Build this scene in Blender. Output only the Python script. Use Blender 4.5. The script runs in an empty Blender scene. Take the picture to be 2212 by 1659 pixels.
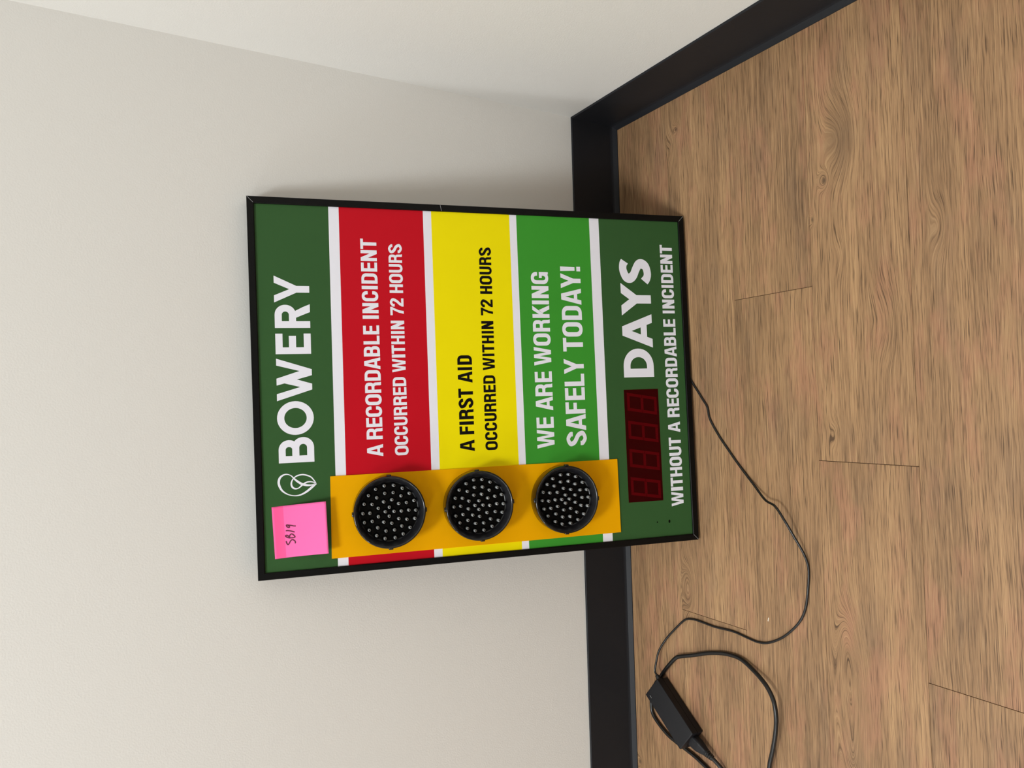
import bpy, bmesh, math, random
from mathutils import Vector, Matrix
from mathutils.geometry import tessellate_polygon
sc = bpy.context.scene
random.seed(4)
# ------------------------------------------------------------------ camera
FPX = 1581.519
YAW, PITCH, ROLL = 0.032022, 0.524395, -0.012162
CAM = Vector((-0.555277, -1.156349, 0.922360))
cy, sy, cp, sp = math.cos(YAW), math.sin(YAW), math.cos(PITCH), math.sin(PITCH)
Fw = Vector((sy*cp, cy*cp, -sp)); R0 = Vector((cy, -sy, 0.0)); U0 = R0.cross(Fw)
Rt = R0*math.cos(ROLL) + U0*math.sin(ROLL)
Up = U0*math.cos(ROLL) - R0*math.sin(ROLL)
cam = bpy.data.cameras.new('camera'); cam.sensor_fit = 'HORIZONTAL'; cam.sensor_width = 36
cam.lens = FPX/2212*36; cam.clip_start = .01
camo = bpy.data.objects.new('camera', cam); sc.collection.objects.link(camo)
# the phone was held sideways: the picture's right is the room's down
cx, cyv, cz = -Up, Rt, -Fw
camo.matrix_world = Matrix(((cx.x, cyv.x, cz.x, CAM.x), (cx.y, cyv.y, cz.y, CAM.y), (cx.z, cyv.z, cz.z, CAM.z), (0, 0, 0, 1)))
sc.camera = camo
# ------------------------------------------------------------------ world, exposure
w = bpy.data.worlds.new('world'); sc.world = w; w.use_nodes = True
w.node_tree.nodes['Background'].inputs[0].default_value = (.9, .93, 1, 1)
w.node_tree.nodes['Background'].inputs[1].default_value = 0.0
sc.view_settings.view_transform = 'Standard'; sc.view_settings.look = 'None'
sc.view_settings.gamma = 1; sc.view_settings.use_curve_mapping = False
sc.view_settings.exposure = 0.0
LAMP = 1.0                      # overall strength of the ceiling lights
# (x, y, size x, size y, emission strength, colour)
LIGHTS = [(-1.52, -1.25, 0.6, 0.6, 58*LAMP, (.94, .985, 1.0)),
          (-2.6, -0.45, 0.6, 0.6, 11*LAMP, (.94, .985, 1.0)),
          (-3.4, -3.2, 0.6, 1.2, 18*LAMP, (.94, .985, 1.0)),
          (-5, -1.2, 0.6, 0.6, 55*LAMP, (.94, .985, 1.0))]
ROOM = (-6.0, -6.0, 3.30)
sc.cycles.use_denoising = True

# ------------------------------------------------------------------ helpers
def lin(c):
    return tuple((v/255/12.92 if v/255 <= .04045 else ((v/255+.055)/1.055)**2.4) for v in c)
def mat(name, col, rough=.5, metal=0, spec=.5, srgb=True, **kw):
    m = bpy.data.materials.new(name); m.use_nodes = True
    b = m.node_tree.nodes['Principled BSDF']
    c = lin(col) if srgb else col
    b.inputs['Base Color'].default_value = (*c, 1); b.inputs['Roughness'].default_value = rough
    b.inputs['Metallic'].default_value = metal; b.inputs['Specular IOR Level'].default_value = spec
    for k, v in kw.items(): b.inputs[k.replace('_', ' ')].default_value = v
    return m
def add_bump(m, scale, dist, detail=3, strength=1):
    nt = m.node_tree; N = nt.nodes; g = N.new('ShaderNodeNewGeometry'); n = N.new('ShaderNodeTexNoise')
    n.inputs['Scale'].default_value = scale; n.inputs['Detail'].default_value = detail
    nt.links.new(g.outputs['Position'], n.inputs['Vector'])
    b = N.new('ShaderNodeBump'); b.inputs['Distance'].default_value = dist; b.inputs['Strength'].default_value = strength
    nt.links.new(n.outputs['Fac'], b.inputs['Height']); nt.links.new(b.outputs['Normal'], N['Principled BSDF'].inputs['Normal'])
def add_mottle(m, scale, amt):
    """a little uneven colour in the base colour"""
    nt = m.node_tree; N = nt.nodes; b = N['Principled BSDF']; c = b.inputs['Base Color'].default_value[:]
    g = N.new('ShaderNodeNewGeometry'); n = N.new('ShaderNodeTexNoise'); n.inputs['Scale'].default_value = scale
    nt.links.new(g.outputs['Position'], n.inputs['Vector'])
    mx = N.new('ShaderNodeMix'); mx.data_type = 'RGBA'
    mx.inputs[6].default_value = (*[v*(1-amt) for v in c[:3]], 1); mx.inputs[7].default_value = (*[min(1, v*(1+amt)) for v in c[:3]], 1)
    nt.links.new(n.outputs['Fac'], mx.inputs[0]); nt.links.new(mx.outputs[2], b.inputs['Base Color'])
def mesh(name, verts, faces, mats, fm=None, smooth=False):
    me = bpy.data.meshes.new(name); me.from_pydata([tuple(v) for v in verts], [], faces)
    for m in (mats if isinstance(mats, (list, tuple)) else [mats]): me.materials.append(m)
    if fm: me.polygons.foreach_set('material_index', fm)
    if smooth: me.polygons.foreach_set('use_smooth', [True]*len(me.polygons))
    me.update(); return me
def link(name, data, parent=None, mw=None, **props):
    o = bpy.data.objects.new(name, data); sc.collection.objects.link(o)
    if parent: o.parent = parent
    if mw is not None: o.matrix_world = mw
    for k, v in props.items(): o[k] = v
    return o
def from_bm(name, bm, mats, smooth=False):
    me = bpy.data.meshes.new(name); bm.normal_update(); bm.to_mesh(me); bm.free()
    for m in (mats if isinstance(mats, (list, tuple)) else [mats]): me.materials.append(m)
    if smooth:
        me.polygons.foreach_set('use_smooth', [True]*len(me.polygons))
    return me
def box_bm(x0, x1, y0, y1, z0, z1, bev=0, seg=2):
    bm = bmesh.new(); bmesh.ops.create_cube(bm, size=1)
    for v in bm.verts:
        v.co = Vector(((x0+x1)/2+v.co.x*(x1-x0), (y0+y1)/2+v.co.y*(y1-y0), (z0+z1)/2+v.co.z*(z1-z0)))
    if bev: bmesh.ops.bevel(bm, geom=bm.edges[:], offset=bev, segments=seg, affect='EDGES', profile=.5)
    return bm
def catmull(pts, n=8):
    P = [Vector(p) for p in pts]; P = [P[0]*2-P[1]]+P+[P[-1]*2-P[-2]]; out = []
    for i in range(1, len(P)-2):
        a, b, c, d = P[i-1:i+3]
        for k in range(n):
            t = k/n
            out.append(.5*((2*b)+(c-a)*t+(2*a-5*b+4*c-d)*t*t+(3*b-a-3*c+d)*t**3))
    out.append(P[-2]); return out
def tube(name, pts, r, m, sides=12, n=8, zmin=None):
    P = catmull(pts, n); V = []; Fc = []
    if zmin is not None:
        for p in P: p.z = max(p.z, zmin)
    ref = Vector((0, 0, 1))
    for i, p in enumerate(P):
        t = (P[min(i+1, len(P)-1)]-P[max(i-1, 0)]).normalized()
        a = ref.cross(t)
        if a.length < 1e-3: a = Vector((1, 0, 0))
        a.normalize(); b = t.cross(a)
        rr = r(i/(len(P)-1)) if callable(r) else r
        for k in range(sides):
            an = 2*math.pi*k/sides; V.append(p+a*math.cos(an)*rr+b*math.sin(an)*rr)
    for i in range(len(P)-1):
        for k in range(sides):
            a0 = i*sides+k; a1 = i*sides+(k+1) % sides
            Fc.append((a0, a1, a1+sides, a0+sides))
    Fc.append(tuple(range(sides))[::-1]); Fc.append(tuple(len(V)-sides+k for k in range(sides)))
    return mesh(name, V, Fc, m, smooth=True)

# ------------------------------------------------------------------ materials
M_wall = mat('wall_paint', (229, 228, 224), .62, spec=.25); add_bump(M_wall, 420, .00035, 2, .55)
M_ceil = mat('ceiling_tile', (236, 236, 232), .9, spec=.1); add_bump(M_ceil, 300, .0006, 4)
M_base = mat('rubber_baseboard', (33, 34, 38), .5, spec=.22); add_bump(M_base, 90, .0001, 2); add_mottle(M_base, 9, .12)
M_under = mat('floor_gap_dark', (48, 36, 28), .9)
M_frame = mat('black_anodised_frame', (7, 7, 7), .42, spec=.16); add_mottle(M_frame, 30, .15)
M_seam = mat('bare_mitre_metal', (190, 192, 194), .5)
M_white = mat('print_white', (233, 233, 243), .42, spec=.12)
M_dkgreen = mat('print_dark_green', (52, 88, 48), .42, spec=.12)
M_red = mat('print_red', (192, 14, 32), .42, spec=.12)
M_yellow = mat('print_yellow', (240, 224, 0), .42, spec=.12)
M_green = mat('print_green', (60, 148, 48), .42, spec=.12)
M_black = mat('print_black', (12, 9, 9), .42, spec=.12)
M_orange = mat('orange_panel', (236, 168, 0), .5, spec=.06)
M_sideback = mat('sign_back_board', (60, 60, 62), .6)
for m in (M_dkgreen, M_red, M_yellow, M_green, M_orange): add_mottle(m, 14, .03)
M_lamp = mat('lamp_black_plastic', (7, 7, 8), .14, spec=.6)
M_lampin = mat('lamp_black_interior', (3, 3, 3), .45, spec=.08)
M_led = mat('led_clear_dome', (150, 152, 152), .10, spec=.8, Coat_Weight=1.0, Coat_Roughness=.03); 
M_bevelsheen = mat('lamp_bevel_sheen', (26, 26, 29), .30, spec=.55)  # inner slope greyed: reflected light put into the base colour
M_ledcore = mat('led_core', (60, 60, 58), .3, metal=.8)
M_disp = mat('display_red_filter', (50, 0, 2), .25, spec=.08); add_mottle(M_disp, 40, .15)
M_seg = mat('display_unlit_segment', (84, 0, 6), .35, spec=.08)
M_note = mat('pink_note_paper', (255, 113, 181), .75, spec=.15); add_mottle(M_note, 30, .03)
M_noteshade = mat('pink_note_gum_shaded', (255, 96, 160), .75, spec=.15)  # gummed strip: its shading is put into a deeper pink
M_ink = mat('marker_ink', (92, 0, 44), .5)
M_cable = mat('cable_black_pvc', (16, 15, 15), .32, spec=.5)
M_brick = mat('adapter_black_plastic', (19, 19, 23), .5, spec=.3); add_bump(M_brick, 1500, .00006, 2, .6)
M_mark = mat('adapter_grey_mark', (150, 150, 150), .5)
M_fleck = mat('white_fleck', (230, 225, 210), .7)

def floor_material():
    m = bpy.data.materials.new('oak_plank'); m.use_nodes = True; nt = m.node_tree; N = nt.nodes; L = nt.links
    bs = N['Principled BSDF']
    def val(v):
        n = N.new('ShaderNodeValue'); n.outputs[0].default_value = v; return n.outputs[0]
    def math_(op, a, b=None, c=None):
        n = N.new('ShaderNodeMath'); n.operation = op
        for i, q in enumerate((a, b, c)):
            if q is None: continue
            if isinstance(q, (int, float)): n.inputs[i].default_value = q
            else: L.new(q, n.inputs[i])
        return n.outputs[0]
    geo = N.new('ShaderNodeNewGeometry'); sep = N.new('ShaderNodeSeparateXYZ'); L.new(geo.outputs['Position'], sep.inputs[0])
    X, Y = sep.outputs[0], sep.outputs[1]
    oi = N.new('ShaderNodeObjectInfo'); rnd = math_('MULTIPLY', oi.outputs['Random'], 57.0)
    def noise(sx, sy_, yy, detail=3, off=0.0, rough=.55, dist=0.0):
        cb = N.new('ShaderNodeCombineXYZ'); L.new(math_('MULTIPLY', X, sx), cb.inputs[0]); L.new(math_('MULTIPLY', yy, sy_), cb.inputs[1])
        L.new(math_('ADD', rnd, off), cb.inputs[2])
        n = N.new('ShaderNodeTexNoise'); n.inputs['Scale'].default_value = 1; n.inputs['Detail'].default_value = detail
        n.inputs['Roughness'].default_value = rough; n.inputs['Distortion'].default_value = dist
        L.new(cb.outputs[0], n.inputs['Vector']); return n.outputs['Fac']
    # knots and cathedral figures: bumps in the field the growth rings follow
    KN = [(-.245, -.478, .013, .008, .020), (-.193, -.505, .055, .024, .030), (-.068, -.179, .010, .007, .016), (-.10, -.165, .03, .012, .012),
          (-.297, -.456, .010, .005, .008), (-.46, -.565, .05, .020, .015), (-.891, -.173, .045, .016, .034), (-.912, -.487, .05, .013, .024), (-.985, -.492, .08, .020, .050),
          (-1.07, -.490, .05, .014, .026), (-1.257, -.020, .012, .008, .016), (-.612, -.480, .020, .008, .010), (-.348, -.640, .035, .012, .014), (-.36, -.50, .03, .01, .008)]
    bumps = None; kdark = None
    for (kx, ky, sx, sy_, am) in KN:
        dx = math_('MULTIPLY', math_('SUBTRACT', X, kx), 1/sx); dy = math_('MULTIPLY', math_('SUBTRACT', Y, ky), 1/sy_)
        r2 = math_('ADD', math_('MULTIPLY', dx, dx), math_('MULTIPLY', dy, dy))
        g = math_('EXPONENT', math_('MULTIPLY', r2, -1.0)); a = math_('MULTIPLY', g, am)
        bumps = a if bumps is None else math_('ADD', bumps, a)
        if sx < .015:
            g2 = math_('EXPONENT', math_('MULTIPLY', r2, -5.0)); kdark = g2 if kdark is None else math_('ADD', kdark, g2)
        if sx == .055:
            g3 = math_('MULTIPLY', g, .60); kdark = math_('ADD', kdark, g3)
    wob = math_('MULTIPLY', math_('SUBTRACT', noise(5, 14, Y, 2, 3.1), .5), .009)
    wob2 = math_('MULTIPLY', math_('SUBTRACT', noise(28, 60, Y, 2, 7.7), .5), .0018)
    YY = math_('ADD', math_('ADD', Y, bumps), math_('ADD', wob, wob2))
    tone = noise(3.0, 26, YY, 3, 0.0)             # broad streaks
    line = noise(4.5, 400, YY, 4, 11.0, .75)         # fine grain lines
    pore = noise(24, 950, YY, 2, 23.0, .6)        # short dark pores
    patch = noise(9, 26, Y, 3, 41.0, .6)          # reddish patches
    patch2 = noise(7, 20, Y, 2, 67.0)             # grey patches
    ramp = N.new('ShaderNodeValToRGB'); cr = ramp.color_ramp
    cr.elements[0].position = .33; cr.elements[0].color = (*lin((118, 91, 66)), 1)
    cr.elements[1].position = .67; cr.elements[1].color = (*lin((186, 148, 108)), 1)
    e = cr.elements.new(.5); e.color = (*lin((156, 121, 88)), 1)
    v = math_('ADD', math_('MULTIPLY', tone, .42), math_('MULTIPLY', line, .58))
    L.new(v, ramp.inputs[0]); col = ramp.outputs[0]
    def mixc(fac, c1, rgb, mode='MIX'):
        n = N.new('ShaderNodeMix'); n.data_type = 'RGBA'; n.blend_type = mode; L.new(fac, n.inputs[0]); L.new(c1, n.inputs[6])
        n.inputs[7].default_value = (*rgb, 1); return n.outputs[2]
    def rng(x, a, b, lo=0., hi=1.):
        n = N.new('ShaderNodeMapRange'); L.new(x, n.inputs[0]); n.inputs[1].default_value = a; n.inputs[2].default_value = b
        n.inputs[3].default_value = lo; n.inputs[4].default_value = hi; return n.outputs[0]
    col = mixc(rng(patch, .50, .66, 0, .48), col, lin((176, 124, 98)))
    col = mixc(rng(patch2, .53, .72, 0, .30), col, lin((120, 98, 80)))
    col = mixc(rng(pore, .47, .30, 0, .95), col, lin((84, 62, 44)))
    col = mixc(rng(pore, .56, .72, 0, .45), col, lin((200, 164, 124)))
    col = mixc(rng(kdark, .15, 1.0, 0, .85), col, lin((88, 68, 52)))
    one = val(1.0); col = mixc(one, col, (.92, .915, .885), 'MULTIPLY')
    L.new(col, bs.inputs['Base Color'])
    L.new(rng(pore, .3, .7, .58, .42), bs.inputs['Roughness']); bs.inputs['Specular IOR Level'].default_value = .35
    bp = N.new('ShaderNodeBump'); bp.inputs['Distance'].default_value = .0004; bp.inputs['Strength'].default_value = .55
    L.new(math_('ADD', math_('MULTIPLY', pore, .7), math_('MULTIPLY', line, .5)), bp.inputs['Height']); L.new(bp.outputs[0], bs.inputs['Normal'])
    return m
M_floor = floor_material()

# ------------------------------------------------------------------ the room
RX, RY, RZ = ROOM
def quad(name, pts, m, flip=False, **pr):
    f = [(0, 1, 2, 3)] if not flip else [(3, 2, 1, 0)]
    return link(name, mesh(name, pts, f, m), kind='structure', **pr)
def slab(name, x0, x1, y0, y1, z0, z1, m):
    return link(name, from_bm(name, box_bm(x0, x1, y0, y1, z0, z1), m), kind='structure')
T = .10
slab('wall_back', RX-T, T, 0, T, 0, RZ, M_wall)
slab('wall_right', 0, T, RY-T, 0, 0, RZ, M_wall)
slab('wall_left', RX-T, RX, RY-T, 0, 0, RZ, M_wall)
slab('wall_front', RX, 0, RY-T, RY, 0, RZ, M_wall)
slab('ceiling', RX-T, T, RY-T, T, RZ, RZ+.05, M_ceil)
fl = slab('floor', RX-T, T, RY-T, T, -.06, -.0030, M_under)
PW = .1493; PL = 1.22; G = .00018
joint = {0: -.56, 1: -.9332, 2: -.3945, 3: -.650, 4: -.9250}
def plank_mesh(l, wd):
    return from_bm('plank', box_bm(0, l, 0, wd, -.0030, 0, .00025, 1), M_floor)
full = plank_mesh(PL-2*.00034, PW-2*G)
row = 0; y1 = 0.0
while y1 > RY+1e-6:
    y0 = max(-.0030-PW*(row+1), RY)
    x = joint.get(row, -random.uniform(0, PL))
    while x < 0: x += PL
    x -= PL
    x1 = 0.0
    while x1 > RX+1e-6:
        x0 = max(x, RX); l = x1-x0
        if l > .002 and y1-y0 > .002:
            GX = .00034
            me = full if (abs(l-PL) < 1e-6 and abs(y1-y0-PW) < 1e-6) else plank_mesh(l-2*GX, y1-y0-2*G)
            o = link('plank', me, parent=fl); o.location = (x0+GX, y0+G, 0)
        x1 = x0; x -= PL
    y1 = y0; row += 1

# cove baseboard: profile (out from the wall, height)
HB = .1046
PROF = [(0, HB), (.0022, HB), (.0034, HB-.0012), (.0036, .0135), (.0040, .0105), (.0052, .0075), (.0118, .0022), (.0125, .0016), (.0125, 0), (0, 0)]
def baseboard(name, pa, pb):
    V = [pa(o, z) for o, z in PROF]+[pb(o, z) for o, z in PROF]; n = len(PROF)
    F = [(i, (i+1) % n, (i+1) % n+n, i+n) for i in range(n)]+[tuple(range(n))[::-1], tuple(range(n, 2*n))]
    me = mesh(name, V, F, M_base); bm = bmesh.new(); bm.from_mesh(me); bmesh.ops.recalc_face_normals(bm, faces=bm.faces[:]); bm.to_mesh(me); bm.free()
    return link(name, me, kind='structure')
baseboard('baseboard_back', lambda o, z: (RX+o, -o, z), lambda o, z: (-o, -o, z))
baseboard('baseboard_right', lambda o, z: (-o, -o, z), lambda o, z: (-o, RY+o, z))
baseboard('baseboard_left', lambda o, z: (RX+o, -o, z), lambda o, z: (RX+o, RY+o, z))
baseboard('baseboard_front', lambda o, z: (RX+o, RY+o, z), lambda o, z: (-o, RY+o, z))

# ceiling troffers: frame and glowing diffuser
M_trim = mat('light_trim_white', (225, 225, 225), .5)
for i, (lx, ly, sx, sy_, st, colr) in enumerate(LIGHTS):
    e = link('ceiling_light', None, mw=Matrix.Translation((lx, ly, RZ)), category='light', group='ceiling troffers outside the view',
             label=['square white ceiling light left of the sign, nearest the corner', 'square white ceiling light close to the wall with the sign',
                    'long white ceiling light behind the camera', 'square white ceiling light at the far left end of the room'][i])
    md = bpy.data.materials.new('diffuser_glow'); md.use_nodes = True; nt = md.node_tree; nt.nodes.clear()
    em = nt.nodes.new('ShaderNodeEmission'); em.inputs[0].default_value = (*colr, 1); em.inputs[1].default_value = st
    out = nt.nodes.new('ShaderNodeOutputMaterial'); nt.links.new(em.outputs[0], out.inputs[0])
    V = [(-sx/2, -sy_/2, -.012), (sx/2, -sy_/2, -.012), (sx/2, sy_/2, -.012), (-sx/2, sy_/2, -.012)]
    link('diffuser', mesh('diffuser', V, [(3, 2, 1, 0)], md), parent=e)
    a, b, c, d = sx/2, sy_/2, sx/2+.03, sy_/2+.03
    V = [(-a, -b, -.014), (a, -b, -.014), (a, b, -.014), (-a, b, -.014), (-c, -d, -.014), (c, -d, -.014), (c, d, -.014), (-c, d, -.014),
         (-c, -d, 0), (c, -d, 0), (c, d, 0), (-c, d, 0)]
    F = [(k, k+4, (k+1) % 4+4, (k+1) % 4) for k in range(4)]+[(k+4, k+8, (k+1) % 4+8, (k+1) % 4+4) for k in range(4)]
    link('frame', mesh('light_frame', V, F, M_trim), parent=e)

# ------------------------------------------------------------------ the safety sign
ex = Vector((0.99976505, 0.02167581, 0)); ey = Vector((-0.00504786, 0.23282504, 0.97250554)); en = ex.cross(ey)
SO = Vector((-0.79909544, -0.2064268, 0.0052))
MS = Matrix(((ex.x, ey.x, en.x, SO.x), (ex.y, ey.y, en.y, SO.y), (ex.z, ey.z, en.z, SO.z), (0, 0, 0, 1)))
sign = link('safety_sign', None, mw=MS, category='sign',
            label='framed green, red and yellow safety sign with three signal lamps leaning on the wall')
OUT = [(-.0006, .0005), (.5695, -.0005), (.5701, .7308), (.0003, .7263)]   # BL BR TR TL
INN = [(.0098, .0107), (.5589, .0099), (.5595, .7204), (.0103, .7161)]
FD = .0210
FP = [(0, -FD), (0, -.0007), (.0007, 0), (.0092, 0), (.0103, -.0009), (.0103, -.0045), (.0103, -FD)]
RAILS = []
for i in range(4):
    j = (i+1) % 4
    def cpt(k, d, h):
        o = Vector(OUT[k]); q = Vector(INN[k]); r = o+(q-o)*(d/.0103); return (r.x, r.y, h)
    V = [cpt(i, d, h) for d, h in FP]+[cpt(j, d, h) for d, h in FP]; n = len(FP)
    F = [(k+n, k, (k+1) % n, (k+1) % n+n) for k in range(n)]+[tuple(range(n)), tuple(range(n, 2*n))[::-1]]
    me = mesh('frame_rail', V, F, M_frame); bm = bmesh.new(); bm.from_mesh(me); bmesh.ops.recalc_face_normals(bm, faces=bm.faces[:]); bm.to_mesh(me); bm.free()
    rail = link('frame_rail', me, parent=sign); RAILS.append(rail)
    if i != 2:     # bare metal showing in the mitre joint
        k = j
        a = Vector(OUT[k]); b = Vector(INN[k]); dv = (b-a).normalized(); pv = Vector((-dv.y, dv.x))*.00016
        a2 = a+dv*.0012; b2 = b-dv*.0012
        V = [(*(a2-pv), .00012), (*(b2-pv), .00012), (*(b2+pv), .00012), (*(a2+pv), .00012)]
        link('mitre_seam', mesh('mitre_seam', V, [(0, 1, 2, 3)], M_seam), parent=rail, label='thin bare metal line in the frame corner')
# printed panel with its colour bands
PH = -.0030
y_bands = [.0085, .1617, .1793, .3094, .3215, .4521, .4654, .5966, .6122, .7225]
bm_ = [M_dkgreen, M_white, M_green, M_white, M_yellow, M_white, M_red, M_white, M_dkgreen]
V = []; F = []; fm = []
for k, yb in enumerate(y_bands): V += [(.0085, yb, PH), (.5610, yb, PH)]
for k in range(9): F.append((2*k, 2*k+1, 2*k+3, 2*k+2)); fm.append([M_dkgreen, M_white, M_green, M_yellow, M_red].index(bm_[k]))
n = len(V); V += [(.0085, .0085, -FD+.001), (.5610, .0085, -FD+.001), (.5610, .7225, -FD+.001), (.0085, .7225, -FD+.001)]
F.append((n+3, n+2, n+1, n)); fm.append(5)
panel = link('face_panel', mesh('face_panel', V, F, [M_dkgreen, M_white, M_green, M_yellow, M_red, M_sideback], fm), parent=sign)

# ---- lettering: glyph outlines drawn in the proportions seen on the sign
def arc(cxx, cyy, rx, ry, a0, a1, n=10, e=2.0):
    out = []
    for k in range(n+1):
        t = math.radians(a0+(a1-a0)*k/n); c, s_ = math.cos(t), math.sin(t)
        out.append((cxx+rx*math.copysign(abs(c)**(2/e), c), cyy+ry*math.copysign(abs(s_)**(2/e), s_)))
    return out
def rr(x0, x1, y0, y1, rx, ry, e, which='0123'):
    C = {'0': (x1-rx, y1-ry, 0, 90), '1': (x0+rx, y1-ry, 90, 180), '2': (x0+rx, y0+ry, 180, 270), '3': (x1-rx, y0+ry, 270, 360)}
    out = []
    for k in which:
        a = C[k]; out += arc(a[0], a[1], rx, ry, a[2], a[3], 10, e)
    return out
def glyph(ch, w, H, s, t, st='cond'):
    P = []
    def poly(o, holes=()): P.append(('p', o, list(holes)))
    def rect(x0, x1, y0, y1): poly([(x0, y0), (x1, y0), (x1, y1), (x0, y1)])
    def strip(a, b): P.append(('s', a, b))
    def bowl(x0, x1, y0, y1, rx, ry, e, ts=None):
        ss = s; tt = ts or t
        a = [(x0, y1)]+[q for q in rr(x0, x1, y0, y1, rx, ry, e, '0')][::-1]+[q for q in rr(x0, x1, y0, y1, rx, ry, e, '3')][::-1]+[(x0, y0)]
        xi, ri, ryi = x1-ss, max(rx-ss, .15*rx), max(ry-tt, .15*ry)
        b = [(x0, y1-tt)]+rr(x0, xi, y0+tt, y1-tt, ri, ryi, e, '0')[::-1]+rr(x0, xi, y0+tt, y1-tt, ri, ryi, e, '3')[::-1]+[(x0, y0+tt)]
        strip(a, b)
    def stroke(pts, ws, wt, spine=1.0, cap0=None, cap1=None, n=10):
        Q = catmull([Vector((x, y, 0)) for x, y in pts], n); A = []; B = []
        for i, q in enumerate(Q):
            tg = (Q[min(i+1, len(Q)-1)]-Q[max(i-1, 0)]).normalized()
            if i == 0 and cap0: tg = Vector((*cap0, 0)).normalized()
            if i == len(Q)-1 and cap1: tg = Vector((*cap1, 0)).normalized()
            th = math.sqrt((ws*tg.y)**2+(wt*tg.x)**2)
            u = i/(len(Q)-1); th *= 1+(spine-1)*max(0, 1-abs(u-.5)*5)
            nn = Vector((-tg.y, tg.x, 0))*th/2
            A.append((q.x+nn.x, q.y+nn.y)); B.append((q.x-nn.x, q.y-nn.y))
        strip(A, B)
    ov = .012*H if st == 'cond' else .018*H
    big = st != 'cond'
    if ch == 'I': rect(0, w, 0, H)
    elif ch == 'T': rect(0, w, H-t, H); rect(w/2-s/2, w/2+s/2, 0, H-t)
    elif ch == 'H': rect(0, s, 0, H); rect(w-s, w, 0, H); rect(s, w-s, H*.5-t*.42, H*.5+t*.5)
    elif ch == 'L': rect(0, s, 0, H); rect(s, w, 0, t)
    elif ch in 'EF':
        rect(0, s, 0, H); rect(s, w if big else w*.97, H-t, H)
        if ch == 'E': rect(s, w, 0, t)
        mw_ = .89*w if big else (.95*w if ch == 'E' else .92*w)
        rect(s, mw_, H*(.42 if big else .43), H*(.42 if big else .43)+t)
    elif ch == 'N':
        rect(0, s, 0, H); rect(w-s, w, 0, H); d = s*1.12
        poly([(s*.9, H), (d, H), (w-s*.9, 0), (w-d, 0)] if False else [(0, H), (d, H), (w, 0), (w-d, 0)])
    elif ch == 'A':
        ap = .275*w if st == 'days' else .37*w
        s1 = .26*w if st == 'days' else .275*w
        apx = .69*H if st == 'days' else .80*H
        c0, c1 = (.18, .385) if st == 'days' else (.20, .365)
        xl = lambda y: s1+(w/2-s1)*y/apx
        poly([(0, 0), (s1, 0), (xl(c0*H), c0*H), (w-xl(c0*H), c0*H), (w-s1, 0), (w, 0), ((w+ap)/2, H), ((w-ap)/2, H)],
             [[(xl(c1*H), c1*H), (w/2, apx), (w-xl(c1*H), c1*H)]])
    elif ch == 'Y':
        if st == 'title': syy, yv, yj, ss = .265*w, .57, .365, .25*w
        elif st == 'days': syy, yv, yj, ss = .31*w, .73, .48, .255*w
        else: syy, yv, yj, ss = .29*w, .61, .375, .295*w
        poly([(0, H), (w/2-ss/2, yj*H), (w/2-ss/2, 0), (w/2+ss/2, 0), (w/2+ss/2, yj*H), (w, H), (w-syy, H), (w/2, yv*H), (syy, H)])
    elif ch == 'W':
        if st == 'title':
            pts = [(0, 1), (.255, 0), (.395, 0), (.50, .43), (.595, 0), (.74, 0), (1, 1), (.838, 1), (.70, .35), (.53, 1), (.366, 1), (.414, .78), (.32, .34), (.164, 1)]
        else:
            pts = [(0, 1), (.18, 0), (.40, 0), (.5, .66), (.60, 0), (.82, 0), (1, 1), (.815, 1), (.70, .29), (.59, 1), (.41, 1), (.30, .29), (.185, 1)]
        poly([(a*w, b*H) for a, b in pts])
    elif ch == 'K':
        rect(0, s, 0, H); poly([(s, .34*H), (.97*w, H), (.63*w, H), (s, .62*H)]); poly([(.68*w, 0), (w, 0), (.62*w, .62*H), (.38*w, .42*H)])
    elif ch == 'D':
        rect(0, s, 0, H)
        if st == 'days': bowl(s, w, 0, H, w*.62, H/2, 2.05)
        else: bowl(s, w, 0, H, w*.52, H*.30, 2.2)
    elif ch == 'B':
        rect(0, s, 0, H)
        if st == 'title':
            bowl(s, .90*w, .42*H, H, .29*H, .29*H, 2.05, .195*H); bowl(s, w, 0, .62*H, .31*H, .31*H, 2.05, .2*H)
        else:
            bowl(s, .96*w, .44*H, H, .45*w, .24*H, 2.2); bowl(s, w, 0, .44*H+t, .45*w, .26*H, 2.2)
    elif ch == 'R':
        rect(0, s, 0, H)
        if st == 'title':
            bowl(s, .97*w, .40*H, H, .30*H, .30*H, 2.05, .2*H); poly([(.665*w, 0), (w, 0), (.88*w, .20*H), (.70*w, .44*H), (.42*w, .41*H), (.55*w, .2*H)])
        else:
            bowl(s, .94*w, .42*H, H, .42*w, .24*H, 2.2)
            a = [(s, .42*H+t)]+arc(.62*w, .28*H+t*.2, .33*w, .22*H, 90, 0, 8, 2.2)[1:]+[(.96*w, .08*H), (w, 0)]
            b = [(s, .42*H)]+arc(.56*w, .28*H, .12*w, .14*H, 90, 0, 8, 2.2)[1:]+[(.68*w, .08*H), (.71*w, 0)]
            strip(a, b)
    elif ch == 'O':
        if st == 'title': o = rr(0, w, -ov, H+ov, w/2, H/2+ov, 2.0); i = rr(s, w-s, t-ov, H+ov-t, w/2-s, H/2+ov-t, 2.0)
        else: o = rr(0, w, -ov, H+ov, w*.5, H*.31, 2.2); i = rr(s, w-s, t-ov, H+ov-t, w*.5-s, H*.31-t*.75, 2.2)
        strip(o+[o[0]], i+[i[0]])
    elif ch in 'CG':
        yo1, yo0 = .64*H, (.36*H if ch == 'C' else .30*H)
        x1 = w*.985
        o = [(x1, yo1)]+rr(0, w, -ov, H+ov, w*.5, H*.31, 2.2)+[(x1, yo0)]
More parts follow.
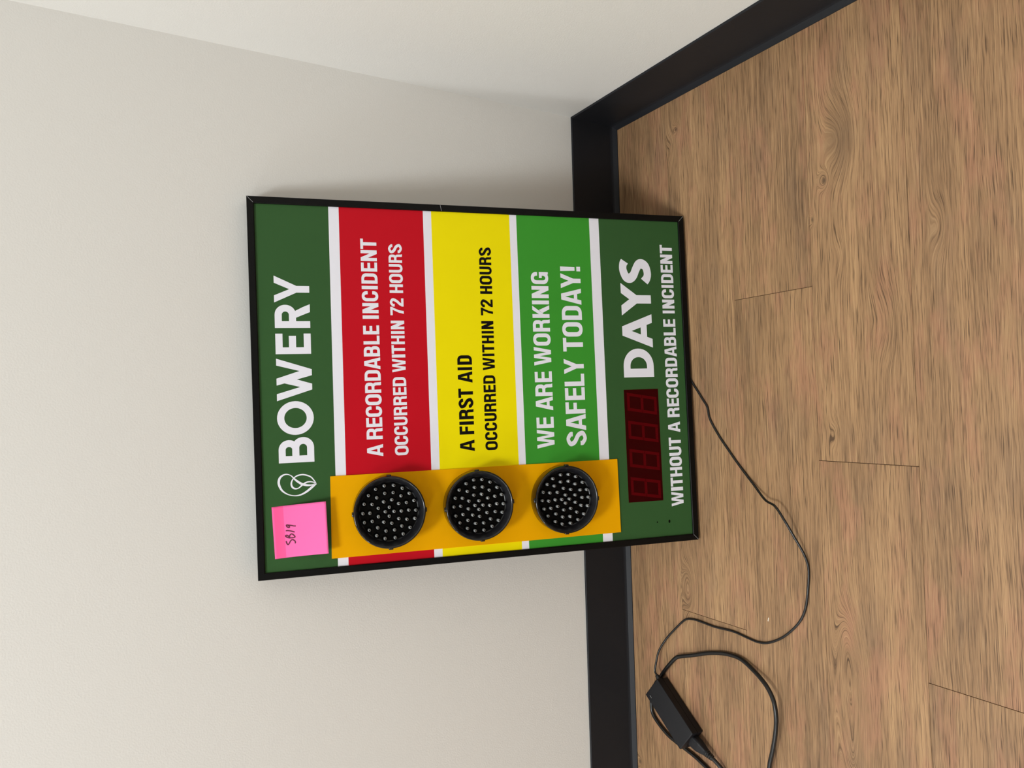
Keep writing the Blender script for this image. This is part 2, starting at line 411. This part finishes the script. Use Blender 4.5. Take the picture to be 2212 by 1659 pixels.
        i = [(w-s, yo1)]+rr(s, w-s, t-ov, H+ov-t, w*.5-s, H*.31-t*.75, 2.2)+[(w-s, yo0)]
        strip(o, i)
        if ch == 'G': rect(w*.50, w, .37*H, .37*H+t*.95); rect(w*.80, w, 0, .37*H); rect(w-s, w, .25*H, .40*H)
    elif ch == 'U':
        o = [(0, H)]+rr(0, w, -ov, H, w*.5, H*.31, 2.2, '23')+[(w, H)]
        i = [(s, H)]+rr(s, w-s, t-ov, H, w*.5-s, H*.31-t*.75, 2.2, '23')+[(w-s, H)]
        strip(o, i)
    elif ch == 'S':
        if st == 'days':
            stroke([(.90*w, .84*H), (.76*w, .895*H), (.53*w, .90*H), (.27*w, .815*H), (.21*w, .68*H), (.33*w, .56*H), (.56*w, .475*H), (.76*w, .38*H), (.80*w, .26*H), (.68*w, .135*H), (.42*w, .085*H), (.22*w, .115*H), (.075*w, .20*H)],
                   .40*w, .245*H, 1.0, (-.45, .28), (-.62, .50))
        else:
            stroke([(w-s*.62, .69*H), (w-s*.66, .80*H), (w*.5, H+ov-t*.5), (s*.55, .84*H), (s*.5, .72*H), (w*.30, .585*H), (w*.70, .425*H), (w-s*.5, .28*H), (w-s*.55, .16*H), (w*.5, -ov+t*.5), (s*.64, .19*H), (s*.55, .31*H)],
                   s, t, 1.12, (0, 1), (0, 1))
    elif ch == '2':
        stroke([(s*.5, .66*H), (s*.55, .80*H), (w*.5, H+ov-t*.5), (w-s*.55, .83*H), (w-s*.55, .68*H), (w*.60, .46*H), (w*.30, .26*H), (s*.55, .06*H)], s, t, 1.05, (0, 1), (0, -1))
        rect(0, w, 0, t)
    elif ch == '7':
        rect(0, w, H-t, H)
        strip([(w, H-t*.6), (w*.80, .66*H), (w*.60, .36*H), (w*.50, 0)], [(w-s*1.1, H-t), (w*.52, .66*H), (w*.30, .36*H), (w*.17, 0)])
    elif ch == '!':
        poly([(0, H), (.10*w, .28*H), (.90*w, .28*H), (w, H)]); rect(0, w, 0, .19*H)
    return P
def emit(P, to3_, V, F):
    for kk, (kind, a, b) in enumerate(P):
        base = len(V); dz = kk*.00003
        def to3(x, y): p = to3_(x, y); return (p[0], p[1], p[2]+dz)
        if kind == 'p':
            loops = [a]+b; pts = [q for l in loops for q in l]
            V += [to3(*q) for q in pts]
            for tri in tessellate_polygon([[Vector((x, y, 0)) for x, y in l] for l in loops]):
                p, q, r = (pts[k] for k in tri)
                if (q[0]-p[0])*(r[1]-p[1])-(q[1]-p[1])*(r[0]-p[0]) < 0: tri = tri[::-1]
                F.append(tuple(base+k for k in tri))
        else:
            n = len(a); V += [to3(*q) for q in a]+[to3(*q) for q in b]
            for k in range(n-1):
                q4 = [a[k], a[k+1], b[k+1], b[k]]; idx = (base+k, base+k+1, base+n+k+1, base+n+k)
                area = sum(q4[m][0]*q4[(m+1) % 4][1]-q4[(m+1) % 4][0]*q4[m][1] for m in range(4))
                F.append(idx if area >= 0 else idx[::-1])
# line -> (letters with left and right edge in mm, baseline (slope, offset), cap line, stem, bar, style, material)
TXT = [
 ('TITLE', [('B', 169.4, 207.0), ('O', 210.7, 261.2), ('W', 261.9, 325.5), ('E', 332.2, 363.1), ('R', 371.7, 407.8), ('Y', 410.1, 450.8)], (.0042, .6417), (.0055, .6924), .0102, .0103, 'title', M_white),
 ('RED1', [('A', 172.3, 190.9), ('R', 198.9, 216.3), ('E', 217.7, 232.4), ('C', 233.5, 249.6), ('O', 251.5, 268.3), ('R', 270.3, 287.4), ('D', 289.3, 305.6), ('A', 306.9, 325.4), ('B', 327.0, 342.9), ('L', 345.7, 359.4), ('E', 361.3, 375.3), ('I', 385.6, 391.0), ('N', 394.3, 410.3), ('C', 413.0, 429.0), ('I', 431.8, 437.2), ('D', 440.6, 456.9), ('E', 459.8, 474.1), ('N', 476.1, 493.3), ('T', 495.1, 511.2)], (.0025, .5391), (.0035, .5634), .0051, .0042, 'cond', M_white),
 ('RED2', [('O', 172.2, 186.9), ('C', 188.3, 202.1), ('C', 203.7, 217.0), ('U', 218.7, 232.2), ('R', 234.2, 248.3), ('R', 250.2, 264.4), ('E', 265.9, 278.3), ('D', 279.9, 293.9), ('W', 301.7, 322.9), ('I', 324.7, 329.6), ('T', 330.6, 344.2), ('H', 345.6, 359.2), ('I', 361.9, 366.2), ('N', 369.1, 382.8), ('7', 391.3, 404.7), ('2', 405.1, 418.0), ('H', 426.5, 440.3), ('O', 442.3, 456.8), ('U', 458.8, 472.4), ('R', 474.4, 488.3), ('S', 489.7, 504.1)], (.0013, .5003), (.0022, .5210), .0043, .0036, 'cond', M_white),
 ('YEL1', [('A', 172.9, 191.0), ('F', 199.9, 213.3), ('I', 215.3, 220.6), ('R', 224.1, 240.3), ('S', 242.0, 257.7), ('T', 258.7, 273.4), ('A', 282.6, 300.8), ('I', 302.8, 307.6), ('D', 311.6, 326.8)], (-.0036, .3949), (-.0028, .4186), .0052, .0043, 'cond', M_black),
 ('YEL2', [('O', 173.0, 187.2), ('C', 188.9, 202.1), ('C', 204.2, 217.3), ('U', 219.6, 232.7), ('R', 234.8, 248.7), ('R', 250.4, 264.4), ('E', 266.3, 278.3), ('D', 280.2, 293.7), ('W', 302.1, 322.8), ('I', 325.1, 329.0), ('T', 330.9, 344.0), ('H', 345.8, 358.7), ('I', 361.9, 365.9), ('N', 368.9, 382.2), ('7', 391.5, 404.1), ('2', 405.0, 417.5), ('H', 426.7, 439.6), ('O', 442.0, 456.3), ('U', 458.5, 471.6), ('R', 474.0, 487.6), ('S', 489.5, 503.0)], (-.0031, .3567), (-.0022, .3766), .0043, .0036, 'cond', M_black),
 ('GRN1', [('W', 171.5, 202.5), ('E', 204.7, 222.8), ('A', 233.5, 256.4), ('R', 257.5, 278.0), ('E', 280.6, 298.3), ('W', 308.4, 339.2), ('O', 341.2, 361.6), ('R', 364.7, 385.0), ('K', 387.6, 408.7), ('I', 410.2, 416.6), ('N', 420.7, 440.9), ('G', 444.2, 464.5)], (-.0019, .2587), (-.0030, .2890), .0063, .0052, 'cond', M_white),
 ('GRN2', [('S', 173.0, 197.0), ('A', 198.3, 225.4), ('F', 226.4, 246.3), ('E', 249.2, 270.3), ('L', 272.7, 293.2), ('Y', 293.2, 318.6), ('T', 330.9, 353.9), ('O', 356.0, 380.4), ('D', 384.2, 407.8), ('A', 410.0, 437.4), ('Y', 438.0, 463.3), ('!', 467.0, 474.8)], (-.0060, .2023), (-.0032, .2371), .0075, .0060, 'cond', M_white),
 ('DAYS', [('D', 285.0, 334.5), ('A', 336.0, 394.3), ('Y', 391.9, 448.5), ('S', 448.3, 490.7)], (-.0066, .0721), (-.0090, .1298), .0148, .0128, 'days', M_white),
 ('LAST', [('W', 60.0, 84.8), ('I', 86.4, 92.6), ('T', 93.9, 109.2), ('H', 110.9, 127.1), ('O', 128.9, 145.0), ('U', 146.8, 162.7), ('T', 163.8, 178.6), ('A', 187.5, 205.8), ('R', 213.9, 230.7), ('E', 232.6, 246.7), ('C', 247.8, 263.6), ('O', 265.6, 281.7), ('R', 283.9, 300.2), ('D', 302.1, 317.7), ('A', 319.7, 337.7), ('B', 338.7, 354.4), ('L', 357.1, 370.5), ('E', 372.2, 385.8), ('I', 395.9, 400.8), ('N', 404.4, 420.2), ('C', 422.6, 438.4), ('I', 441.1, 446.1), ('D', 449.5, 465.4), ('E', 468.0, 481.9), ('N', 483.9, 500.1), ('T', 501.9, 517.3)], (-.0029, .0252), (-.0018, .0483), .0052, .0043, 'cond', M_white)]
for key, letters, (mb, b0), (mc, c0), s, t, st, mt in TXT:
    V = []; F = []
    for ch, a0, a1 in letters:
        a0 /= 1000; a1 /= 1000; am = (a0+a1)/2; yb = mb*am+b0; H = (mc*am+c0)-yb
        sh = 0.0
        emit(glyph(ch, a1-a0, H, s, t, st), lambda x, y: (a0+x, yb+y, PH+.00015), V, F)
    link('lettering', mesh('lettering', V, F, mt), parent=panel)
# leaf emblem beside the title: two thin brush strokes
def ribbon(pts, wf, h, n=8, xf=None):
    Q = catmull([Vector((x, y, 0)) for x, y in pts], n); V = []; F = []
    for i, q in enumerate(Q):
        tg = (Q[min(i+1, len(Q)-1)]-Q[max(i-1, 0)]).normalized(); wd = wf(i/(len(Q)-1))/2
        nn = Vector((-tg.y, tg.x, 0))*wd
        for p in (q+nn, q-nn): V.append((p.x, p.y, h) if xf is None else xf(p.x, p.y, h))
    for i in range(len(Q)-1): F.append((2*i, 2*i+1, 2*i+3, 2*i+2))
    return V, F
lg1 = [(137.0, 641.1), (141.1, 643.6), (147.2, 648.9), (150.8, 658.6), (150.0, 667.0), (146.8, 672.5), (141.4, 676.0), (136.2, 676.4), (132.2, 674.2), (130.6, 670.4), (131.4, 666.2), (134.0, 662.8), (137.3, 658.5), (139.4, 653.8), (139.7, 648.7), (138.3, 643.6), (137.0, 641.1)]
lg2 = [(137.0, 641.1), (135.0, 646.3), (134.6, 651.4), (135.4, 656.8), (137.5, 662.3), (142.3, 668.9), (146.4, 673.0), (150.6, 677.1), (152.7, 682.9), (151.3, 688.7), (147.2, 693.0), (140.4, 694.4), (133.3, 692.4), (127.5, 688.4), (122.6, 681.1), (120.3, 671.9), (121.2, 663.5), (125.3, 655.0), (131.3, 647.2), (137.0, 641.1)]
V1, F1 = ribbon([(x/1000, y/1000) for x, y in lg1], lambda u: .0015+.0011*math.sin(math.pi*u)*abs(math.sin(3.2*math.pi*u)), PH+.00015)
V2, F2 = ribbon([(x/1000, y/1000) for x, y in lg2], lambda u: .0013+.0021*abs(math.sin(2.6*math.pi*u))**1.5, PH+.00020)
n = len(V1); link('leaf_emblem', mesh('leaf_emblem', V1+V2, F1+[tuple(k+n for k in f) for f in F2], M_white), parent=panel, label='thin white leaf emblem of crossing loops')

# orange plate behind the lamps (its outline is a hair out of square)
PL_H = .0018
pq = [(.0240, .1468), (.1470, .1476), (.1460, .6201), (.0229, .6210)]
bm = bmesh.new(); lo = [bm.verts.new((x, y, PH)) for x, y in pq]; hi = [bm.verts.new((x, y, PH+PL_H)) for x, y in pq]
bm.faces.new(hi)
for k in range(4): bm.faces.new((lo[k], lo[(k+1) % 4], hi[(k+1) % 4], hi[k]))
plate = link('lamp_plate', from_bm('lamp_plate', bm, M_orange), parent=sign, label='flat orange plate carrying the three lamps')

def lathe(prof, seg=64, m=None, name='lathe', close=True):
    V = []; F = []
    for r, h in prof:
        for k in range(seg):
            a = 2*math.pi*k/seg; V.append((r*math.cos(a), r*math.sin(a), h))
    for i in range(len(prof)-1):
        for k in range(seg):
            F.append((i*seg+k, i*seg+(k+1) % seg, (i+1)*seg+(k+1) % seg, (i+1)*seg+k))
    if close: F.append(tuple((len(prof)-1)*seg+k for k in range(seg)))
    return mesh(name, V, F, m, smooth=True)
bez = lathe([(.0515, 0), (.0532, .0015), (.0540, .004), (.0543, .018), (.0543, .0245), (.0541, .0270), (.0534, .0282), (.0524, .0286), (.0514, .0282), (.0504, .0268), (.0480, .0215), (.0458, .0160), (.0450, .0142), (.0440, .0136)], 72, M_lamp, 'lamp_housing', False)
bez.materials.append(M_bevelsheen)
bez.polygons.foreach_set('material_index', [1 if p.index >= 8*72 else 0 for p in bez.polygons])
disc = lathe([(.0446, .0137), (.040, .0136), (.02, .0136), (.001, .0136)], 48, M_lampin, 'led_board')
ledm = None
def led_mesh():
    prof = [(.0044, 0), (.0040, .0012), (.0029, .0022), (.0025, .0030), (.0025, .0062), (.00235, .0073), (.0019, .0082), (.0012, .0088), (.0004, .0090)]
    seg = 12; V = []; F = []; fm = []
    for r, h in prof:
        for k in range(seg): a = 2*math.pi*k/seg; V.append((r*math.cos(a), r*math.sin(a), h))
    for i in range(len(prof)-1):
        for k in range(seg):
            F.append((i*seg+k, i*seg+(k+1) % seg, (i+1)*seg+(k+1) % seg, (i+1)*seg+k)); fm.append(1 if i < 3 else 0)
    F.append(tuple((len(prof)-1)*seg+k for k in range(seg))); fm.append(2)
    fm = [2 if k >= 7*seg else v for k, v in enumerate(fm)]
    return mesh('led', V, F, [M_led, M_lampin, M_ledcore], fm, smooth=True)
ledm = led_mesh()
tabm = from_bm('lock_tab', box_bm(-.0035, .0035, -.0035, .0012, .0185, .0262, .0010, 2), M_lamp, True)
RINGS = [(18, .0401), (14, .0290), (9, .0178), (4, .0066)]
LAMPS = [(.0889, .5352, (10, 13, 29, -2), 0, 'black signal lamp on the red band'),
         (.0889, .3958, (10, 13, 24, -2), 3, 'black signal lamp on the yellow band'),
         (.0884, .2508, (10, 14, 8, 0), -2, 'black signal lamp on the green band')]
for la, lb, ph, rot, lab in LAMPS:
    lamp = link('signal_lamp', bez, parent=sign); lamp.location = (la, lb, PH+PL_H); lamp['label'] = lab
    link('led_board', disc, parent=lamp)
    for (cnt, rad), p0 in zip(RINGS, ph):
        for k in range(cnt):
            a = math.radians(p0+360*k/cnt+random.uniform(-1, 1)); o = link('led', ledm, parent=lamp)
            o.location = (rad*math.cos(a), rad*math.sin(a), .0136)
            o.rotation_euler = (random.uniform(-.07, .07), random.uniform(-.07, .07), 0)
    for k in range(4):
        a = math.radians(90*k+rot); o = link('lock_tab', tabm, parent=lamp)
        o.location = (.0550*math.cos(a), .0550*math.sin(a), 0); o.rotation_euler = (0, 0, a-math.pi/2)

# digital counter window with four unlit eights
wq = [(.0715, .0640), (.2640, .0641), (.2640, .1289), (.0719, .1291)]
disp = link('display_window', mesh('display_window', [(x, y, PH+.0002) for x, y in wq]+[(x, y, PH-.0005) for x, y in wq],
            [(0, 1, 2, 3)]+[(k+4, (k+1) % 4+4, (k+1) % 4, k) for k in range(4)], M_disp), parent=sign, label='dark red digital counter window, unlit')
def digit(x0, yc=.0958):
    V = []; F = []; sl = .165
    W, Hh, tk = .0305, .0560, .0050
    def q(x0_, x1_, y0_, y1_):
        b = len(V)
        for x, y in ((x0_, y0_), (x1_, y0_), (x1_, y1_), (x0_, y1_)): V.append((x0+x+sl*y, yc+y, PH+.0004))
        F.append((b, b+1, b+2, b+3))
    h2 = Hh/2; g = .00025
    for y in (-h2+tk/2, 0, h2-tk/2): q(-W/2+tk+g, W/2-tk-g, y-tk/2, y+tk/2)
    for x in (-W/2+tk/2, W/2-tk/2): q(x-tk/2, x+tk/2, -h2, -g); q(x-tk/2, x+tk/2, g, h2)
    return V, F
for xc in (.0953, .1432, .1913, .2390):
    V, F = digit(xc); link('digit', mesh('digit', V, F, M_seg), parent=disp)
for hx, hy, r in ((.0351, .0773, .0014), (.0349, .0542, .0022)):
    V = [(hx+r*math.cos(2*math.pi*k/14)*(1.35 if r > .002 else 1), hy+r*.8*math.sin(2*math.pi*k/14), PH+.00012) for k in range(14)]
    link('pinhole', mesh('pinhole', V, [tuple(range(14))], M_lampin), parent=panel)
# thin pale line across the right rail
V = [(.5596, .4355, .00015), (.5606, .4355, .00015), (.5696, .4372, .00015), (.5696, .4376, .00015), (.5606, .4359, .00015), (.5596, .4359, .00015)]
link('scratch', mesh('scratch', V, [(0, 1, 4, 5), (1, 2, 3, 4)], M_seam), parent=RAILS[1], label='thin pale scratch across the frame rail')

# ------------------------------------------------------------------ pink sticky note on the sign
NC = [Vector((.0294, .7020)), Vector((.1056, .7053)), Vector((.1102, .6278)), Vector((.0336, .6259))]   # TL TR BR BL
def note_pt(u, v, h=0.0):
    a = NC[0].lerp(NC[1], u); b = NC[3].lerp(NC[2], u); p = a.lerp(b, v)
    lift = .0003+(max(0, v-.14)/.86)**1.4*(.0157*(1-u)+.0127*u)
    return Vector((p.x, p.y, PH+lift+h))
nb = 24; V = []; F = []; fm = []
for j in range(nb+1):
    for i in range(nb+1): V.append(note_pt(i/nb, j/nb))
for j in range(nb):
    for i in range(nb):
        a = j*(nb+1)+i; F.append((a+nb+1, a+nb+2, a+1, a)); fm.append(1 if j < nb*.2 else 0)
npv = note_pt(.5, .0)
NM = MS @ Matrix.Translation(npv)
note = link('sticky_note', mesh('sticky_note', [Vector(v)-npv for v in V], F, [M_note, M_noteshade], fm, smooth=True), mw=NM, category='note',
            label='square pink sticky note on the sign above the orange plate, hand marked SB19')
mdf = note.modifiers.new('thick', 'SOLIDIFY'); mdf.thickness = .00012; mdf.offset = -1
HAND = [[(.257, .383), (.274, .393), (.298, .386), (.323, .362), (.333, .341), (.324, .319), (.304, .299), (.275, .283), (.251, .264), (.245, .251), (.265, .238), (.293, .227), (.319, .225)],
 [(.361, .29), (.38, .29), (.405, .273), (.424, .252), (.428, .231), (.42, .218), (.404, .226), (.386, .25), (.376, .278), (.371, .307), (.368, .343), (.371, .373), (.378, .391), (.4, .382), (.425, .362), (.44, .341), (.442, .323), (.429, .304), (.406, .293), (.361, .29)],
 [(.515, .229), (.516, .255), (.51, .287), (.501, .32), (.488, .355), (.472, .39)],
 [(.586, .418), (.592, .38), (.604, .345), (.613, .309), (.621, .273), (.625, .25), (.607, .247), (.587, .26), (.572, .288), (.578, .301), (.602, .294), (.619, .273)]]
V = []; F = []
for sidx, spts in enumerate(HAND):
    a, b = ribbon(spts, lambda u: .021, .00035, 6, xf=lambda x, y, h: note_pt(x, y, h)-npv)
    n = len(V); V += a; F += [tuple(k+n for k in f)[::-1] for f in b]
link('handwriting', mesh('handwriting', V, F, M_ink), parent=note, label='dark purple handwriting SB19')

# ------------------------------------------------------------------ power adapter with its thin lead to the sign
A = Vector((-1.0649, -.1088, .0275))
uu = Vector((-.6036, -.7973, 0)).normalized(); v0 = Vector((-.7973, .6036, 0)).normalized(); ph = math.radians(7)
vv = v0*math.cos(ph)+Vector((0, 0, math.sin(ph))); ww = -v0*math.sin(ph)+Vector((0, 0, math.cos(ph)))
BL_, BW, BH = .1108, .0455, .0268
Bo = A-ww*BH
MB = Matrix(((uu.x, -vv.x, ww.x, 0), (uu.y, -vv.y, ww.y, 0), (uu.z, -vv.z, ww.z, 0), (0, 0, 0, 1)))
org = Bo+vv*BW
MB.translation = org     # local x along the length, local y from the wall side to the front, z up
ad = link('power_adapter', None, mw=MB, category='adapter',
          label='black rectangular power adapter lying on the wood floor by the baseboard')
def wedge_box(name, x0, x1, y0, y1, z0, z1, m, bev, inset=0.0):
    bm = box_bm(x0, x1, y0, y1, z0, z1)
    for v in bm.verts:
        if v.co.z > (z0+z1)/2: v.co.x += inset*(1 if v.co.x < (x0+x1)/2 else -1); v.co.y += inset*(1 if v.co.y < (y0+y1)/2 else -1)
    bmesh.ops.bevel(bm, geom=bm.edges[:], offset=bev, segments=3, affect='EDGES', profile=.6)
    me = from_bm(name, bm, m, True)
    return me
bod = link('case', wedge_box('case', 0, BL_, 0, BW, 0, BH, M_brick, .0016), parent=ad)
link('seam_groove', from_bm('seam_groove', box_bm(-.0001, BL_+.0001, -.0001, BW+.0001, BH*.5-.0003, BH*.5+.0003), M_lampin), parent=bod)
link('indicator_mark', from_bm('indicator_mark', box_bm(.0080, .0140, .0084, .0090, BH, BH+.0001), M_mark), parent=bod, label='tiny grey indicator mark')
# strain relief at the end facing the sign
sr = [Vector((.002, BW-.0095, .0135)), Vector((-.004, BW-.0080, .0138)), Vector((-.0105, BW-.0062, .0142))]
link('strain_relief', tube('strain_relief', sr, lambda u: .0052-.0018*u+.0005*math.sin(u*44), M_cable, 14, 8), parent=ad)
inv = MB.inverted()
end = MB @ sr[-1]
THIN = [(-.5189, -.1949), (-.5273, -.2009), (-.5574, -.2247), (-.57, -.2339), (-.5899, -.2389), (-.617, -.2574), (-.6443, -.281), (-.6683, -.3031), (-.6949, -.3317, .004), (-.7151, -.3601, .012), (-.7218, -.3834, .018), (-.7396, -.3999, .019), (-.7651, -.4128, .013), (-.7914, -.4243, .006), (-.8129, -.4273), (-.8426, -.4246), (-.8733, -.4184), (-.8979, -.4043), (-.9241, -.3768), (-.9404, -.3484), (-.9454, -.3267), (-.9442, -.3045), (-.9417, -.2739), (-.9443, -.2334), (-.9436, -.2037), (-.9438, -.1816), (-.9492, -.1616), (-.9668, -.1409, .003), (-.9944, -.1141, .006), (-1.0196, -.0977, .010)]
RT = .0019
pts = [(-.47, -.125, .05), (-.478, -.14, .02), (-.492, -.165, .006), (-.505, -.183, RT)]+[(*q[:2], max(RT, q[2] if len(q) > 2 else RT)) for q in THIN]+[(-1.0395, -.0925, .0130), (end.x+.0065, end.y+.0055, end.z-.0004), (end.x, end.y, end.z)]
link('thin_lead', tube('thin_lead', [inv @ Vector(p) for p in pts], RT, M_cable, 10, 8), parent=ad)

# ------------------------------------------------------------------ thick mains cord plugged into the adapter
RK = .0035
pl0 = MB @ Vector((BL_, BW*.55, .0125)); pdir = Vector((-.62, -.80, -.10)).normalized()
pe = Vector((-1.1640, -.2215, .0120))
cord = link('mains_cord', None, mw=Matrix.Translation((pl0.x, pl0.y, 0)), category='cord', label='thick black mains cord looping beside the power adapter')
ic = Matrix.Translation((-pl0.x, -pl0.y, 0))
# plug body: tapers from the socket end to the ribbed neck
d = (pe-pl0); Lp = d.length; d.normalize(); sd = Vector((0, 0, 1)).cross(d).normalized(); ud = d.cross(sd)
V = []; F = []
secs = [(0, .0110, .0075), (.006, .0112, .0078), (.016, .0105, .0076), (.024, .0080, .0066), (.030, .0060, .0055), (Lp*.93, .0050, .0048)]
def sect(t, a, b, n=16):
    c = pl0+d*t; out = []
    for k in range(n):
        an = 2*math.pi*k/n; cc, ss = math.cos(an), math.sin(an)
        out.append(c+sd*a*math.copysign(abs(cc)**.5, cc)+ud*b*math.copysign(abs(ss)**.5, ss))
    return out
for t_, a_, b_ in secs: V += [ic @ q for q in sect(t_, a_, b_)]
for i in range(len(secs)-1):
    for k in range(16): F.append((i*16+k, i*16+(k+1) % 16, (i+1)*16+(k+1) % 16, (i+1)*16+k))
F.append(tuple(range(16))[::-1]); F.append(tuple(len(V)-16+k for k in range(16)))
me = mesh('plug', V, F, M_brick); bm = bmesh.new(); bm.from_mesh(me); bmesh.ops.recalc_face_normals(bm, faces=bm.faces[:]); bm.to_mesh(me); bm.free()
plug = link('plug', me, parent=cord)
for k in range(4):
    c0 = pl0+d*(Lp*.93-.001+.0036*k-.004); c1 = c0+d*.0022; r = .0064-.0005*k
    link('rib', tube('rib', [ic @ c0, ic @ ((c0+c1)/2), ic @ c1], r, M_cable, 14, 2), parent=plug)
ce = pl0+d*(Lp*.93)
THICK = [(-1.1755, -.2400, .0080), (-1.1910, -.2560, .0045), (-1.2150, -.2800, RK), (-1.2600, -.3150, RK), (-1.3300, -.3400, RK), (-1.4200, -.3300, RK), (-1.60, -.30, RK), (-1.9, -.20, RK)]
LOOP = [(-1.9, -.24, RK), (-1.60, -.36, RK), (-1.42, -.385, RK), (-1.30, -.375, RK), (-1.2100, -.3450, RK), (-1.1716, -.3400, .004), (-1.1344, -.3448, .008), (-1.0988, -.3579, .013), (-1.0684, -.3677, .017), (-1.0441, -.3715, .019), (-1.0233, -.3677, .018), (-1.0085, -.3557, .015), (-.9983, -.3383, .011), (-.9895, -.3159, .007), (-.9816, -.2923, .005), (-.9814, -.2689, .004), (-.9851, -.2452, .004), (-.9934, -.2153, .004), (-1.0055, -.1828, .005), (-1.016, -.1524, .007), (-1.0219, -.1406, .009), (-1.0400, -.1215, .0085), (-1.0600, -.1010, .0045), (-1.0760, -.0880, RK), (-1.0900, -.0760, RK), (-1.1110, -.0655, RK), (-1.1289, -.0628, RK), (-1.1459, -.0650, RK), (-1.1588, -.0786, RK), (-1.1718, -.1041, RK), (-1.177, -.1264, RK), (-1.1816, -.1573, RK), (-1.1885, -.1890, RK), (-1.2060, -.2300, RK), (-1.26, -.275, RK), (-1.36, -.29, RK), (-1.5, -.25, RK), (-1.85, -.12, RK)]
link('cord_to_plug', tube('cord_to_plug', [ic @ Vector(p) for p in [tuple(ce), tuple(ce+d*.006)]+THICK], RK, M_cable, 12, 8), parent=cord)
link('cord_loop', tube('cord_loop', [ic @ Vector((p[0], p[1], max(p[2], RK))) for p in LOOP], RK, M_cable, 12, 8), parent=cord)

# a small pale fleck of debris on the boards
bm = box_bm(-.0006, .0006, -.003, .003, 0, .0005, .0002, 1)
link('paint_fleck', from_bm('paint_fleck', bm, M_fleck), mw=Matrix.Translation((-.905, -.347, 0)) @ Matrix.Rotation(1.35, 4, 'Z'), category='debris',
     label='tiny pale fleck on the wood floor inside the bend of the thin lead')
